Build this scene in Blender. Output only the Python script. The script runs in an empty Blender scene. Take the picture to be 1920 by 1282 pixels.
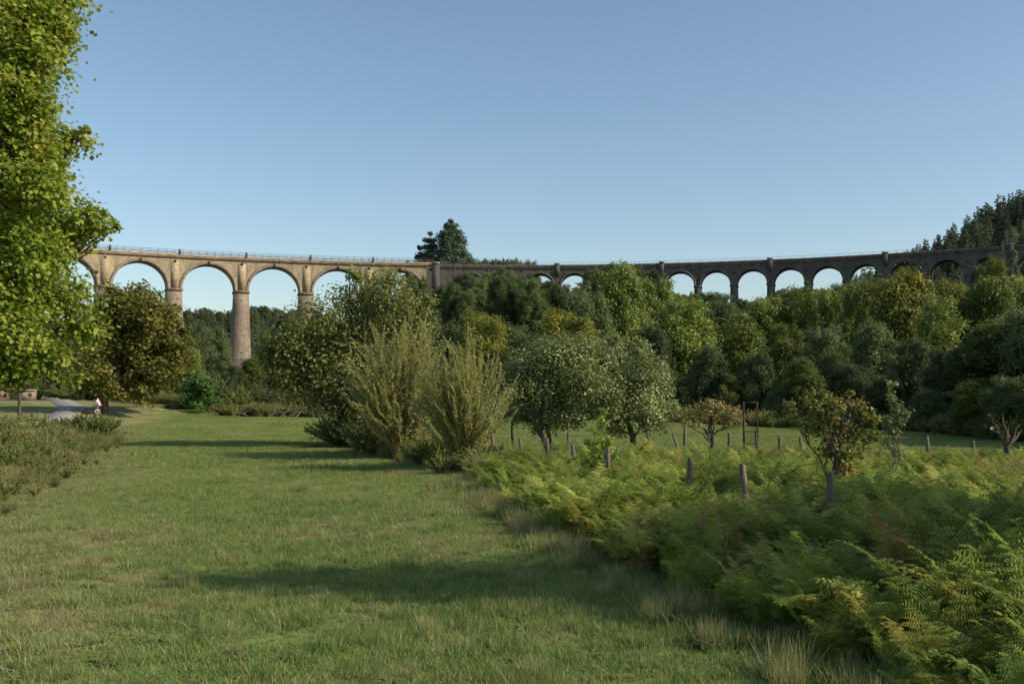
import bpy, math, numpy as np
from mathutils import Vector
rng=np.random.default_rng(7)
F=1867.0; HV=735.0; CZ=2.5
scene=bpy.context.scene
scene.view_settings.view_transform='Standard'
scene.view_settings.look='None'
scene.view_settings.exposure=0

def sm(a,b,t):
    t=np.clip((np.asarray(t,float)-a)/(b-a),0,1); return t*t*(3-2*t)
def H(x,y):
    x=np.asarray(x,float); y=np.asarray(y,float)
    h=0.05*np.sin(x*0.7+1.3)*np.sin(y*0.5)+0.07*np.sin(x*0.23-y*0.17)
    h=h+19*sm(150,232,y)*sm(-34,-8,x)
    h=h+8*np.exp(-((x+12)/30)**2-((y-292)/28)**2)
    h=h+1.5*sm(58,108,y)*sm(-29,-37,x)*sm(260,150,y)
    h=h+38*sm(370,590,y)*sm(-45,-110,x)*(1+0.08*np.sin(x*0.03))
    tx=x/np.maximum(y,100)*450
    h=h+(0.52*np.clip(tx-117,0,260)+1.5*np.sin(tx*0.09))*sm(290,440,y)*sm(1400,700,y)*sm(100,130,tx)
    h=h+25*sm(500,1200,y)
    return h
def W(u,v,Y): return np.array([(u-960)/F*Y,Y,CZ+(HV-v)/F*Y])

# ---------------- materials
def newmat(name):
    m=bpy.data.materials.new(name); m.use_nodes=True
    nt=m.node_tree; nt.nodes.clear()
    out=nt.nodes.new('ShaderNodeOutputMaterial'); return m,nt,out
def N(nt,t,**k):
    n=nt.nodes.new(t)
    for a,b in k.items(): setattr(n,a,b)
    return n
def math_(nt,op,a,b=None,clamp=False):
    n=N(nt,'ShaderNodeMath',operation=op,use_clamp=clamp)
    for i,s in enumerate((a,b)):
        if s is None: continue
        if isinstance(s,(int,float)): n.inputs[i].default_value=s
        else: nt.links.new(s,n.inputs[i])
    return n.outputs[0]
def mixc(nt,f,a,b,bt='MIX'):
    n=N(nt,'ShaderNodeMix',data_type='RGBA',blend_type=bt)
    for sock,s in ((n.inputs[0],f),(n.inputs[6],a),(n.inputs[7],b)):
        if isinstance(s,(int,float)): sock.default_value=s
        elif isinstance(s,tuple): sock.default_value=(*s,1)
        else: nt.links.new(s,sock)
    return n.outputs[2]
def noise(nt,vec,scale,detail=3,rough=0.55):
    n=N(nt,'ShaderNodeTexNoise'); n.inputs['Scale'].default_value=scale
    n.inputs['Detail'].default_value=detail; n.inputs['Roughness'].default_value=rough
    nt.links.new(vec,n.inputs['Vector']); return n.outputs[0]
def rampf(nt,s,a,b):
    n=N(nt,'ShaderNodeMapRange'); n.interpolation_type='SMOOTHSTEP'
    n.inputs[1].default_value=a; n.inputs[2].default_value=b
    nt.links.new(s,n.inputs[0]); return n.outputs[0]
def pos(nt): return N(nt,'ShaderNodeNewGeometry').outputs['Position']
def attr(nt,name,k='Fac'):
    n=N(nt,'ShaderNodeAttribute',attribute_name=name); return n.outputs[k]

def leafmat(name,c1,c2,c3=None,tr=0.3,rough=0.55,ns=0.6,ov=0.35,th=0.5):
    m,nt,out=newmat(name)
    r=attr(nt,'rnd')
    col=mixc(nt,r,c1,c2)
    if c3:
        f=rampf(nt,math_(nt,'ADD',math_(nt,'MULTIPLY',noise(nt,pos(nt),ns,2),0.75),math_(nt,'MULTIPLY',r,0.35)),th,th+0.22)
        col=mixc(nt,f,col,c3)
    oi=N(nt,'ShaderNodeObjectInfo').outputs['Random']
    br=math_(nt,'ADD',math_(nt,'MULTIPLY',oi,ov),1-ov/2)
    h=N(nt,'ShaderNodeHueSaturation'); nt.links.new(col,h.inputs['Color']); nt.links.new(br,h.inputs['Value'])
    col=h.outputs[0]
    p=N(nt,'ShaderNodeBsdfPrincipled'); p.inputs['Roughness'].default_value=rough
    p.inputs['Specular IOR Level'].default_value=0.25
    nt.links.new(col,p.inputs['Base Color'])
    t=N(nt,'ShaderNodeBsdfTranslucent')
    tb=N(nt,'ShaderNodeHueSaturation'); nt.links.new(col,tb.inputs['Color']); tb.inputs['Value'].default_value=1.5; tb.inputs['Hue'].default_value=0.49
    nt.links.new(tb.outputs[0],t.inputs['Color'])
    mx=N(nt,'ShaderNodeMixShader'); mx.inputs[0].default_value=tr
    nt.links.new(p.outputs[0],mx.inputs[1]); nt.links.new(t.outputs[0],mx.inputs[2])
    nt.links.new(mx.outputs[0],out.inputs[0]); return m
def solid(name,c1,c2,scale=4,rough=0.85,metal=0.0,stretch=(1,1,1),bump=0.0):
    m,nt,out=newmat(name)
    tc=N(nt,'ShaderNodeTexCoord').outputs['Object']
    mp=N(nt,'ShaderNodeMapping'); mp.inputs['Scale'].default_value=stretch; nt.links.new(tc,mp.inputs[0])
    nz=noise(nt,mp.outputs[0],scale,5,0.65)
    f=rampf(nt,nz,0.3,0.7)
    p=N(nt,'ShaderNodeBsdfPrincipled'); p.inputs['Roughness'].default_value=rough; p.inputs['Metallic'].default_value=metal
    p.inputs['Specular IOR Level'].default_value=0.2
    nt.links.new(mixc(nt,f,c1,c2),p.inputs['Base Color'])
    if bump:
        b=N(nt,'ShaderNodeBump'); b.inputs['Strength'].default_value=bump; b.inputs['Distance'].default_value=0.05
        nt.links.new(nz,b.inputs['Height']); nt.links.new(b.outputs[0],p.inputs['Normal'])
    nt.links.new(p.outputs[0],out.inputs[0]); return m
def fieldcol(nt):
    P=pos(nt)
    a=noise(nt,P,0.22,4,0.6); b=noise(nt,P,1.3,4,0.65); c=noise(nt,P,4.5,3,0.7)
    g=mixc(nt,rampf(nt,b,0.35,0.65),(0.12,0.19,0.04),(0.24,0.3,0.085))
    g=mixc(nt,rampf(nt,c,0.54,0.7),g,(0.08,0.17,0.03))
    g=mixc(nt,rampf(nt,a,0.42,0.64),g,(0.28,0.295,0.105))
    s=math_(nt,'ADD',math_(nt,'MULTIPLY',a,0.5),math_(nt,'MULTIPLY',b,0.5))
    g=mixc(nt,math_(nt,'MULTIPLY',rampf(nt,s,0.52,0.61),0.8),g,(0.40,0.30,0.175))
    sp=N(nt,'ShaderNodeSeparateXYZ'); nt.links.new(P,sp.inputs[0])
    d=math_(nt,'ADD',sp.outputs[0],math_(nt,'MULTIPLY',sp.outputs[1],0.33))
    d=math_(nt,'ADD',d,math_(nt,'MULTIPLY',a,6.0))
    dry=math_(nt,'MULTIPLY',rampf(nt,d,3.0,-2.0),0.7)
    g=mixc(nt,dry,g,mixc(nt,rampf(nt,b,0.4,0.6),(0.38,0.29,0.17),(0.25,0.26,0.10)))
    return g
def mat_ground():
    m,nt,out=newmat('meadow_ground')
    g=fieldcol(nt); P=pos(nt)
    f=noise(nt,P,14,5,0.7)
    g2=mixc(nt,rampf(nt,f,0.3,0.7),(0.07,0.07,0.035),g)
    g=mixc(nt,0.45,g,g2)
    sp=N(nt,'ShaderNodeSeparateXYZ'); nt.links.new(P,sp.inputs[0])
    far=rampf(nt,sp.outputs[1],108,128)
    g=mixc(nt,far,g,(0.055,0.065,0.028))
    p=N(nt,'ShaderNodeBsdfPrincipled'); p.inputs['Roughness'].default_value=0.95; p.inputs['Specular IOR Level'].default_value=0.1
    nt.links.new(g,p.inputs['Base Color'])
    b=N(nt,'ShaderNodeBump'); b.inputs['Distance'].default_value=0.08; b.inputs['Strength'].default_value=0.8
    nt.links.new(f,b.inputs['Height']); nt.links.new(b.outputs[0],p.inputs['Normal'])
    nt.links.new(p.outputs[0],out.inputs[0]); return m
def mat_grass():
    m,nt,out=newmat('grass_blades')
    g=fieldcol(nt); r=attr(nt,'rnd')
    g=mixc(nt,rampf(nt,r,0.0,0.9),mixc(nt,0.35,g,(0.05,0.09,0.02)),mixc(nt,0.5,g,(0.36,0.47,0.14)))
    g=mixc(nt,math_(nt,'GREATER_THAN',r,0.92),g,(0.48,0.41,0.24))
    p=N(nt,'ShaderNodeBsdfDiffuse'); nt.links.new(g,p.inputs['Color'])
    t=N(nt,'ShaderNodeBsdfTranslucent'); nt.links.new(g,t.inputs['Color'])
    mx=N(nt,'ShaderNodeMixShader'); mx.inputs[0].default_value=0.4
    nt.links.new(p.outputs[0],mx.inputs[1]); nt.links.new(t.outputs[0],mx.inputs[2])
    nt.links.new(mx.outputs[0],out.inputs[0]); return m
def mat_stone(name,c1,c2,mortar,stain,bw=0.8,bh=0.38):
    m,nt,out=newmat(name)
    v=attr(nt,'mp','Vector')
    bt=N(nt,'ShaderNodeTexBrick'); nt.links.new(v,bt.inputs['Vector'])
    bt.inputs['Color1'].default_value=(*c1,1); bt.inputs['Color2'].default_value=(*c2,1); bt.inputs['Mortar'].default_value=(*mortar,1)
    bt.inputs['Scale'].default_value=1; bt.inputs['Mortar Size'].default_value=0.035
    bt.inputs['Brick Width'].default_value=bw; bt.inputs['Row Height'].default_value=bh
    nz=noise(nt,v,0.25,5,0.65); nz2=noise(nt,v,2.0,4,0.75)
    mp=N(nt,'ShaderNodeMapping'); mp.inputs['Scale'].default_value=(1.1,0.08,1); nt.links.new(v,mp.inputs[0])
    st=noise(nt,mp.outputs[0],1.0,4,0.6)
    c=mixc(nt,math_(nt,'MULTIPLY',rampf(nt,nz,0.4,0.7),0.55),bt.outputs[0],stain)
    c=mixc(nt,math_(nt,'MULTIPLY',rampf(nt,st,0.48,0.68),0.75),c,stain)
    c=mixc(nt,math_(nt,'MULTIPLY',rampf(nt,nz2,0.47,0.62),0.6),c,stain)
    p=N(nt,'ShaderNodeBsdfPrincipled'); p.inputs['Roughness'].default_value=0.95; p.inputs['Specular IOR Level'].default_value=0.1
    nt.links.new(c,p.inputs['Base Color']); nt.links.new(p.outputs[0],out.inputs[0]); return m

M={}
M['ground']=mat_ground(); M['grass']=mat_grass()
M['plane']=leafmat('plane_leaves',(0.09,0.15,0.015),(0.26,0.34,0.04),(0.35,0.36,0.06),tr=0.4)
M['maple']=leafmat('maple_leaves',(0.07,0.09,0.018),(0.17,0.17,0.03),(0.23,0.18,0.035),tr=0.3,th=0.56)
M['round']=leafmat('fig_leaves',(0.06,0.14,0.03),(0.12,0.23,0.05),tr=0.3)
M['alder']=leafmat('alder_leaves',(0.09,0.12,0.028),(0.25,0.275,0.075),(0.28,0.28,0.085),tr=0.35)
M['willow']=leafmat('willow_leaves',(0.20,0.225,0.07),(0.38,0.39,0.15),(0.34,0.37,0.18),tr=0.38)
M['apple']=leafmat('apple_leaves',(0.09,0.125,0.03),(0.22,0.26,0.09),(0.29,0.33,0.14),tr=0.25,rough=0.45)
M['pear']=leafmat('pear_leaves',(0.09,0.14,0.025),(0.25,0.25,0.05),(0.42,0.24,0.07),tr=0.3,ns=1.6,th=0.58)
M['drytree']=leafmat('dry_apple_leaves',(0.22,0.18,0.06),(0.36,0.32,0.12),tr=0.25)
M['for1']=leafmat('forest_leaves_green',(0.07,0.11,0.024),(0.20,0.26,0.055),(0.23,0.26,0.055),ns=0.25,ov=0.7)
M['for2']=leafmat('forest_leaves_dark',(0.06,0.085,0.03),(0.15,0.19,0.065),ns=0.25,ov=0.75)
M['for3']=leafmat('forest_leaves_yellow',(0.10,0.13,0.022),(0.25,0.27,0.05),(0.38,0.33,0.05),ns=0.35,th=0.55,ov=0.6)
M['pine']=leafmat('hazed_pine_needles',(0.085,0.115,0.065),(0.19,0.235,0.12),tr=0.15,ov=0.9)  # paler, greyer green with distance haze painted into the colour
M['cedar']=leafmat('cedar_needles',(0.06,0.10,0.065),(0.14,0.19,0.115),tr=0.1)
M['fern']=leafmat('bracken_leaf',(0.11,0.17,0.028),(0.29,0.35,0.07),tr=0.4,ov=0.8,rough=0.7)
M['ferny']=leafmat('bracken_yellowing',(0.26,0.27,0.05),(0.44,0.42,0.10),tr=0.4,ov=0.4,rough=0.7)
M['fernb']=leafmat('bracken_dry',(0.28,0.17,0.07),(0.42,0.28,0.12),tr=0.3,rough=0.8)
M['weed']=leafmat('weed_leaf',(0.10,0.15,0.035),(0.22,0.26,0.07),(0.30,0.27,0.11),tr=0.35,ov=0.5)
M['tallgrass']=leafmat('dry_grass',(0.18,0.21,0.065),(0.36,0.33,0.15),tr=0.35,ov=0.4)
M['bark']=solid('bark',(0.06,0.045,0.032),(0.14,0.11,0.085),3,stretch=(1,1,.3),bump=0.5)
M['barkw']=solid('willow_twigs',(0.34,0.23,0.05),(0.5,0.36,0.08),3)
M['barkp']=solid('plane_bark',(0.07,0.06,0.045),(0.15,0.13,0.10),2)
M['wood']=solid('weathered_wood',(0.09,0.075,0.055),(0.22,0.18,0.14),9,stretch=(1,1,.2),bump=0.4)
M['rust']=solid('rusty_metal',(0.045,0.028,0.022),(0.08,0.045,0.035),9,metal=0.3)
M['wire']=solid('fence_wire',(0.12,0.11,0.1),(0.2,0.18,0.17),9,metal=0.3)
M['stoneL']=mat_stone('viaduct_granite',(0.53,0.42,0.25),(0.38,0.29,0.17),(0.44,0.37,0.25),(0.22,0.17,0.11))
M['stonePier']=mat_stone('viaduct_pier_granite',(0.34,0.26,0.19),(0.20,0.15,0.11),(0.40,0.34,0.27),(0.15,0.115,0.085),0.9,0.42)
M['stoneR']=mat_stone('viaduct_dark_shaded_stone',(0.17,0.15,0.125),(0.09,0.08,0.068),(0.15,0.135,0.115),(0.065,0.057,0.05),0.6,0.35)  # darker masonry; its tone also carries painted-in shade for the right half
M['band']=solid('viaduct_cut_stone',(0.14,0.11,0.085),(0.28,0.22,0.16),0.8)
M['pale']=solid('pale_coping_stone',(0.3,0.27,0.24),(0.42,0.39,0.35),1.5)
M['rail']=solid('railing_metal',(0.09,0.075,0.07),(0.15,0.12,0.11),3)
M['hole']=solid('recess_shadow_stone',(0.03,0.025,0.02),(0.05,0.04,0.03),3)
M['road']=solid('lane_gravel',(0.22,0.2,0.17),(0.32,0.3,0.26),2.5,bump=0.2)
M['wall']=mat_stone('old_wall_stone',(0.4,0.27,0.2),(0.28,0.19,0.14),(0.3,0.22,0.17),(0.16,0.11,0.08),0.5,0.25)
M['white']=solid('sign_white',(0.75,0.75,0.73),(0.8,0.8,0.78),3,rough=.5)
M['red']=solid('sign_red',(0.5,0.03,0.02),(0.55,0.04,0.03),3,rough=.5)
M['black']=solid('sign_black',(0.02,0.02,0.02),(0.03,0.03,0.03),3)
M['steel']=solid('galvanised_steel',(0.35,0.35,0.35),(0.45,0.45,0.45),3,metal=0.5,rough=.5)
M['fruit']=solid('apple_fruit',(0.45,0.05,0.03),(0.5,0.2,0.05),8,rough=.4)

# ---------------- mesh builder (quads)
class MB:
    def __init__(s): s.v=[];s.f=[];s.m=[];s.r=[];s.mp=[];s.n=0
    def add(s,v,f,mat=0,r=None,mp=None):
        v=np.asarray(v,float).reshape(-1,3); f=np.asarray(f,int).reshape(-1,4)
        s.v.append(v); s.f.append(f+s.n); s.m.append(np.full(len(f),mat))
        s.r.append(np.full(len(v),0.5) if r is None else np.asarray(r,float))
        s.mp.append(v if mp is None else np.asarray(mp,float).reshape(-1,3)); s.n+=len(v)
    def build(s,name,mats,loc=(0,0,0),link=True,parent=None,smooth=False):
        v=np.concatenate(s.v)-np.array(loc); f=np.concatenate(s.f); mi=np.concatenate(s.m)
        me=bpy.data.meshes.new(name)
        me.vertices.add(len(v)); me.vertices.foreach_set('co',v.astype(np.float32).ravel())
        me.loops.add(f.size); me.loops.foreach_set('vertex_index',f.astype(np.int32).ravel())
        me.polygons.add(len(f)); me.polygons.foreach_set('loop_start',np.arange(0,f.size,4,dtype=np.int32))
        me.polygons.foreach_set('material_index',mi.astype(np.int32))
        if smooth: me.polygons.foreach_set('use_smooth',np.ones(len(f),dtype=bool))
        for m in mats: me.materials.append(M[m])
        me.update(calc_edges=True)
        a=me.attributes.new('rnd','FLOAT','POINT'); a.data.foreach_set('value',np.concatenate(s.r).astype(np.float32))
        a=me.attributes.new('mp','FLOAT_VECTOR','POINT'); a.data.foreach_set('vector',np.concatenate(s.mp).astype(np.float32).ravel())
        o=bpy.data.objects.new(name,me); o.location=loc
        if link: scene.collection.objects.link(o)
        if parent: o.parent=parent
        return o
def empty(name,loc=(0,0,0)):
    o=bpy.data.objects.new(name,None); o.location=loc; scene.collection.objects.link(o); return o
BF=[(0,3,2,1),(4,5,6,7),(0,1,5,4),(1,2,6,5),(2,3,7,6),(3,0,4,7)]
def box(mb,c,s,mat=0,rz=0.0,top=1.0):
    x,y,z=[a/2 for a in s]; k=top
    v=np.array([(-x,-y,-z),(x,-y,-z),(x,y,-z),(-x,y,-z),(-x*k,-y*k,z),(x*k,-y*k,z),(x*k,y*k,z),(-x*k,y*k,z)])
    ca,sa=math.cos(rz),math.sin(rz); R=np.array([(ca,sa,0),(-sa,ca,0),(0,0,1)])
    mp=np.stack([v[:,0]+v[:,1],v[:,2],v[:,1]*0],1)
    mb.add(v@R+np.array(c),BF,mat,mp=mp)
def tube(mb,pts,rad,sides=6,mat=0):
    P=np.asarray(pts,float); n=len(P); rad=np.broadcast_to(rad,(n,))
    T=np.gradient(P,axis=0); T/=np.linalg.norm(T,axis=1)[:,None]+1e-9
    ref=np.array([1,0.1,0]) if abs(T[:,2]).mean()>0.6 else np.array([0,0,1.])
    A=np.cross(T,ref); A/=np.linalg.norm(A,axis=1)[:,None]+1e-9; B=np.cross(T,A)
    a=np.linspace(0,2*math.pi,sides,endpoint=False)
    V=(P[:,None]+rad[:,None,None]*(np.cos(a)[None,:,None]*A[:,None]+np.sin(a)[None,:,None]*B[:,None])).reshape(-1,3)
    i=np.arange(n-1)[:,None]*sides; j=np.arange(sides)[None]; k=(j+1)%sides
    f=np.stack([i+j,i+k,i+sides+k,i+sides+j],-1).reshape(-1,4)
    mb.add(V,f,mat)
    e=(n-1)*sides
    if sides==4: mb.add(V[e:],[(0,1,2,3)],mat)
    if sides==6: mb.add(V[e:],[(0,1,2,3),(0,3,4,5)],mat)
def curvepath(a,b,n=6,wob=0.1,sag=0.0):
    a=np.array(a,float);b=np.array(b,float); t=np.linspace(0,1,n)[:,None]
    L=np.linalg.norm(b-a); P=a+(b-a)*t
    w=rng.normal(size=(n,3))*wob*L*0.3; w[0]=0; w[-1]=0
    P=P+w; P[:,2]+=sag*L*(np.sin(t[:,0]*math.pi))
    return P
def leaves(mb,C,L,Wd,up=0.5,mat=0,r=None,dirs=None,jit=0.5,seedvar=0.35,out=None):
    n=len(C)
    nn=rng.normal(size=(n,3)); nn[:,2]=np.abs(nn[:,2])+up
    if out is not None: nn=nn+out*0.9
    nn/=np.linalg.norm(nn,axis=1)[:,None]
    t=rng.normal(size=(n,3)) if dirs is None else dirs+rng.normal(size=(n,3))*jit
    t-=nn*(t*nn).sum(1)[:,None]; t/=np.linalg.norm(t,axis=1)[:,None]+1e-9
    b=np.cross(nn,t); s=(1+rng.uniform(-seedvar,seedvar,n))[:,None]
    l=L*s/2; w=Wd*s/2
    V=np.stack([C-t*l,C+b*w-t*l*0.1,C+t*l-nn*l*0.3,C-b*w-t*l*0.1],1).reshape(-1,3)
    f=np.arange(4*n).reshape(-1,4)
    if r is None: r=rng.uniform(0,1,n)
    mb.add(V,f,mat,r=np.repeat(r,4))
def clump(mb,c,r,L,Wd,lai=5,mat=0,up=0.5,sq=(1,1,0.85),tight=0.17,sub=26):
    n=int(lai*math.pi*r*r/(L*Wd*0.5)); k=max(7,n//sub)
    d=rng.normal(size=(k,3)); d/=np.linalg.norm(d,axis=1)[:,None]
    d*=(rng.uniform(0,1,k)**0.42*rng.uniform(0.8,1.12,k))[:,None]
    kr=rng.uniform(0,1,k)
    idx=rng.integers(0,k,n)
    g=rng.normal(size=(n,3))*tight
    off=d[idx]+g
    C=np.array(c)+off*np.array(sq)*r
    rr=np.clip(0.55*kr[idx]+0.45*rng.uniform(0,1,n),0,1)
    leaves(mb,C,L,Wd,up,mat,rr,out=off)
    return np.array(c)+d[:5]*np.array(sq)*r
def tree(name,base,clumps,L,Wd,leaf,bark='bark',tr=0.2,fork=0.25,lai=5,stems=1,link=True,twigs=True,tight=0.17,sub=26,up=0.5,sq=(1,1,.85),spread=0.3):
    mb=MB(); base=np.array(base,float); C=np.array([c[:3] for c in clumps]); R=np.array([c[3] for c in clumps])
    ztop=(C[:,2]).max(); cen=C.mean(0)
    hh=ztop-base[2]
    trunks=[]
    for s in range(stems):
        off=rng.normal(size=3)*spread*(stems>1); off[2]=0
        a=base+off*0.5-np.array([0,0,0.3])
        b=np.array([cen[0]*0.75+base[0]*0.25,cen[1]*0.75+base[1]*0.25,base[2]+hh*0.88])+off*hh*0.35
        p=curvepath(a,b,9,0.12)
        rr=tr*(1-0.88*np.linspace(0,1,9))/math.sqrt(stems); rr[0]*=1.35
        tube(mb,p,rr,8,1); trunks.append(p)
    for c,r in zip(C,R):
        p=trunks[rng.integers(0,stems)]
        zf=base[2]+fork*hh; zt=zf+(c[2]-zf)*rng.uniform(0.15,0.6)
        zt=min(max(zt,zf),p[-1,2]); k=int(np.argmin(abs(p[:,2]-zt)))
        a=p[k]; q=curvepath(a,c,6,0.12,0.06)
        rr=tr*0.42*(1-0.8*np.linspace(0,1,6))/math.sqrt(stems)**0.5*(1-0.5*k/9)
        tube(mb,q,rr,5,1)
        ends=clump(mb,c,r,L,Wd,lai,0,up,sq,tight,sub)
        if twigs:
            for e in ends:
                tube(mb,curvepath(q[3],e,4,0.1),[tr*.12,tr*.08,tr*.05,tr*.02],4,1)
    return mb.build(name,[leaf,bark],loc=tuple(base),link=link)
def pxclumps(lst,Y,depth=1.0,k=1.0):
    out=[]
    for (u,v,r) in lst:
        w=W(u,v,Y); w[1]+=rng.uniform(-depth,depth); out.append((*w,k*r/F*Y))
    return out
def gpos(u,Y): 
    x=(u-960)/F*Y; return np.array([x,Y,float(H(x,Y))])

def scatter(name,protos,P,rz,S,ix,tilt=None):
    col=bpy.data.collections.new(name+'_parts')
    for i,o in enumerate(protos):
        o.name='%s_part_%02d'%(name,i); col.objects.link(o)
    me=bpy.data.meshes.new(name); P=np.asarray(P,float); n=len(P)
    me.vertices.add(n); me.vertices.foreach_set('co',P.astype(np.float32).ravel())
    S=np.asarray(S,float)
    if S.ndim==1: S=np.repeat(S[:,None],3,1)
    R=np.zeros((n,3)); R[:,2]=rz
    if tilt is not None: R[:,:2]=tilt
    for nm,arr in (('rot',R),('scl',S)):
        a=me.attributes.new(nm,'FLOAT_VECTOR','POINT'); a.data.foreach_set('vector',arr.astype(np.float32).ravel())
    a=me.attributes.new('ix','INT','POINT'); a.data.foreach_set('value',np.asarray(ix,np.int32))
    o=bpy.data.objects.new(name,me); scene.collection.objects.link(o)
    ng=bpy.data.node_groups.new(name+'_gn','GeometryNodeTree')
    ng.interface.new_socket('Geometry',in_out='INPUT',socket_type='NodeSocketGeometry')
    ng.interface.new_socket('Geometry',in_out='OUTPUT',socket_type='NodeSocketGeometry')
    nn=ng.nodes; gi=nn.new('NodeGroupInput'); go=nn.new('NodeGroupOutput')
    ip=nn.new('GeometryNodeInstanceOnPoints'); ci=nn.new('GeometryNodeCollectionInfo')
    ci.inputs['Collection'].default_value=col; ci.inputs['Separate Children'].default_value=True; ci.inputs['Reset Children'].default_value=True
    def na(t,k):
        q=nn.new('GeometryNodeInputNamedAttribute'); q.data_type=t; q.inputs['Name'].default_value=k; return q.outputs['Attribute']
    er=nn.new('FunctionNodeEulerToRotation')
    l=ng.links.new
    l(gi.outputs[0],ip.inputs['Points']); l(ci.outputs[0],ip.inputs['Instance']); ip.inputs['Pick Instance'].default_value=True
    l(na('INT','ix'),ip.inputs['Instance Index']); l(na('FLOAT_VECTOR','rot'),er.inputs[0]); l(er.outputs[0],ip.inputs['Rotation'])
    l(na('FLOAT_VECTOR','scl'),ip.inputs['Scale']); l(ip.outputs[0],go.inputs[0])
    md=o.modifiers.new('instances','NODES'); md.node_group=ng
    return o

# ---------------- terrain
def graded(n,p): 
    t=np.linspace(-1,1,n); return np.sign(t)*np.abs(t)**p
xs=1600*graded(261,2.2)
ys=np.concatenate([np.linspace(-150,-5,16),np.arange(-3,60,1.0),np.arange(60,130,3.0),np.arange(130,640,7.0),np.linspace(650,3500,40)])
X,Yg=np.meshgrid(xs,ys); Z=H(X,Yg)
V=np.stack([X,Yg,Z],-1).reshape(-1,3); nx=len(xs)
i=np.arange(len(ys)-1)[:,None]*nx; j=np.arange(nx-1)[None]
f=np.stack([i+j,i+j+1,i+nx+j+1,i+nx+j],-1).reshape(-1,4)
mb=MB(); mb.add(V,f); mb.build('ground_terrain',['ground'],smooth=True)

# road
rc=np.array([(-20,5),(-24,20),(-29,45),(-32,62),(-35.2,78),(-39.5,90),(-50,110),(-74,160),(-100,220)],float)
t=np.linspace(0,len(rc)-1,90); rx=np.interp(t,range(len(rc)),rc[:,0]); ry=np.interp(t,range(len(rc)),rc[:,1])
for _ in range(6):
    rx[1:-1]=(rx[:-2]+rx[1:-1]*2+rx[2:])/4; ry[1:-1]=(ry[:-2]+ry[1:-1]*2+ry[2:])/4
tx=np.gradient(rx);ty=np.gradient(ry);ln=np.hypot(tx,ty); nxn,nyn=ty/ln,-tx/ln
mb=MB(); rows=[]
for o_,dz in ((-1.1,-0.05),(-1.0,0.08),(0,0.12),(1.0,0.08),(1.1,-0.05)):
    a=rx+nxn*o_; b=ry+nyn*o_; rows.append(np.stack([a,b,H(a,b)+dz],-1))
R_=np.stack(rows,1); n=len(rx)
i=np.arange(n-1)[:,None]*5; j=np.arange(4)[None]
mb.add(R_.reshape(-1,3),np.stack([i+j,i+j+1,i+5+j+1,i+5+j],-1).reshape(-1,4))
mb.build('country_road',['road'])

# ---------------- viaduct
DZ=3.0
via=empty('railway_viaduct',(0,260,0))
RI,RO=197.5,202.3
def vp(ph,r,z):
    ph=np.radians(ph); return np.stack([r*np.sin(ph),60+r*np.cos(ph),z+DZ+0*ph],-1)
def section(arches,half,R,spring,ph0,ph1,ztop,stone,nm):
    cols=[ph0,ph1]
    for c in arches:
        cols+=list(c+half*np.cos(np.linspace(0,math.pi,25)))
    cols=np.unique(np.round(np.array(cols),5)); cols=cols[(cols>=ph0)&(cols<=ph1)]
    zl=np.full(len(cols),spring,float)
    for c in arches:
        d=(cols-c)/half; k=np.abs(d)<1; zl[k]=spring+R*np.sqrt(1-d[k]**2)
    mb=MB(); s=np.radians(cols)*RI
    nrow=5
    tt=np.linspace(0,1,nrow)[:,None]
    zz=zl[None]*(1-tt)+ztop*tt
    for r_ in (RI,RO):
        Vv=np.stack([vp(cols,r_,zz[k]) for k in range(nrow)],0); n=len(cols)
        mp=np.stack([np.broadcast_to(s,zz.shape),zz,0*zz],-1)
        i=np.arange(nrow-1)[:,None]*n; j=np.arange(n-1)[None]
        mb.add(Vv.reshape(-1,3),np.stack([i+j,i+j+1,i+n+j+1,i+n+j],-1).reshape(-1,4),0,mp=mp)
    for z_ in (zl,np.full(len(cols),ztop)):
        Vv=np.stack([vp(cols,RI,z_),vp(cols,RO,z_)],0); n=len(cols)
        arc=np.concatenate([[0],np.cumsum(np.hypot(np.diff(s),np.diff(z_)))])
        mp=np.stack([np.stack([0*arc,arc,0*arc],-1),np.stack([0*arc+RO-RI,arc,0*arc],-1)],0)
        j=np.arange(n-1); mb.add(Vv.reshape(-1,3),np.stack([j,j+1,n+j+1,n+j],-1),0,mp=mp)
    return mb.build(nm,[stone],loc=(0,260,0))
def par(o):
    o.parent=via; o.matrix_parent_inverse.identity(); o.location=(o.location[0]-via.location[0],o.location[1]-via.location[1],o.location[2]-via.location[2]); return o
bigp=-24.4+4.57*np.arange(-4,5); bigc=(bigp[:-1]+bigp[1:])/2
smc=-3.1+2.6*np.arange(0,16); smp=np.concatenate([smc-1.3,[smc[-1]+1.3]])
BH=math.degrees(6.15/RI); SH=math.degrees(3.65/RI)
ZB,ZS=24.6,26.5
ZT=31.5
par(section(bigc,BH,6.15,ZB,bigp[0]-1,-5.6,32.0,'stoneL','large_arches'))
par(section(smc,SH,3.65,ZS,-5.6,39.5,ZT,'stoneR','small_arches'))
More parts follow.
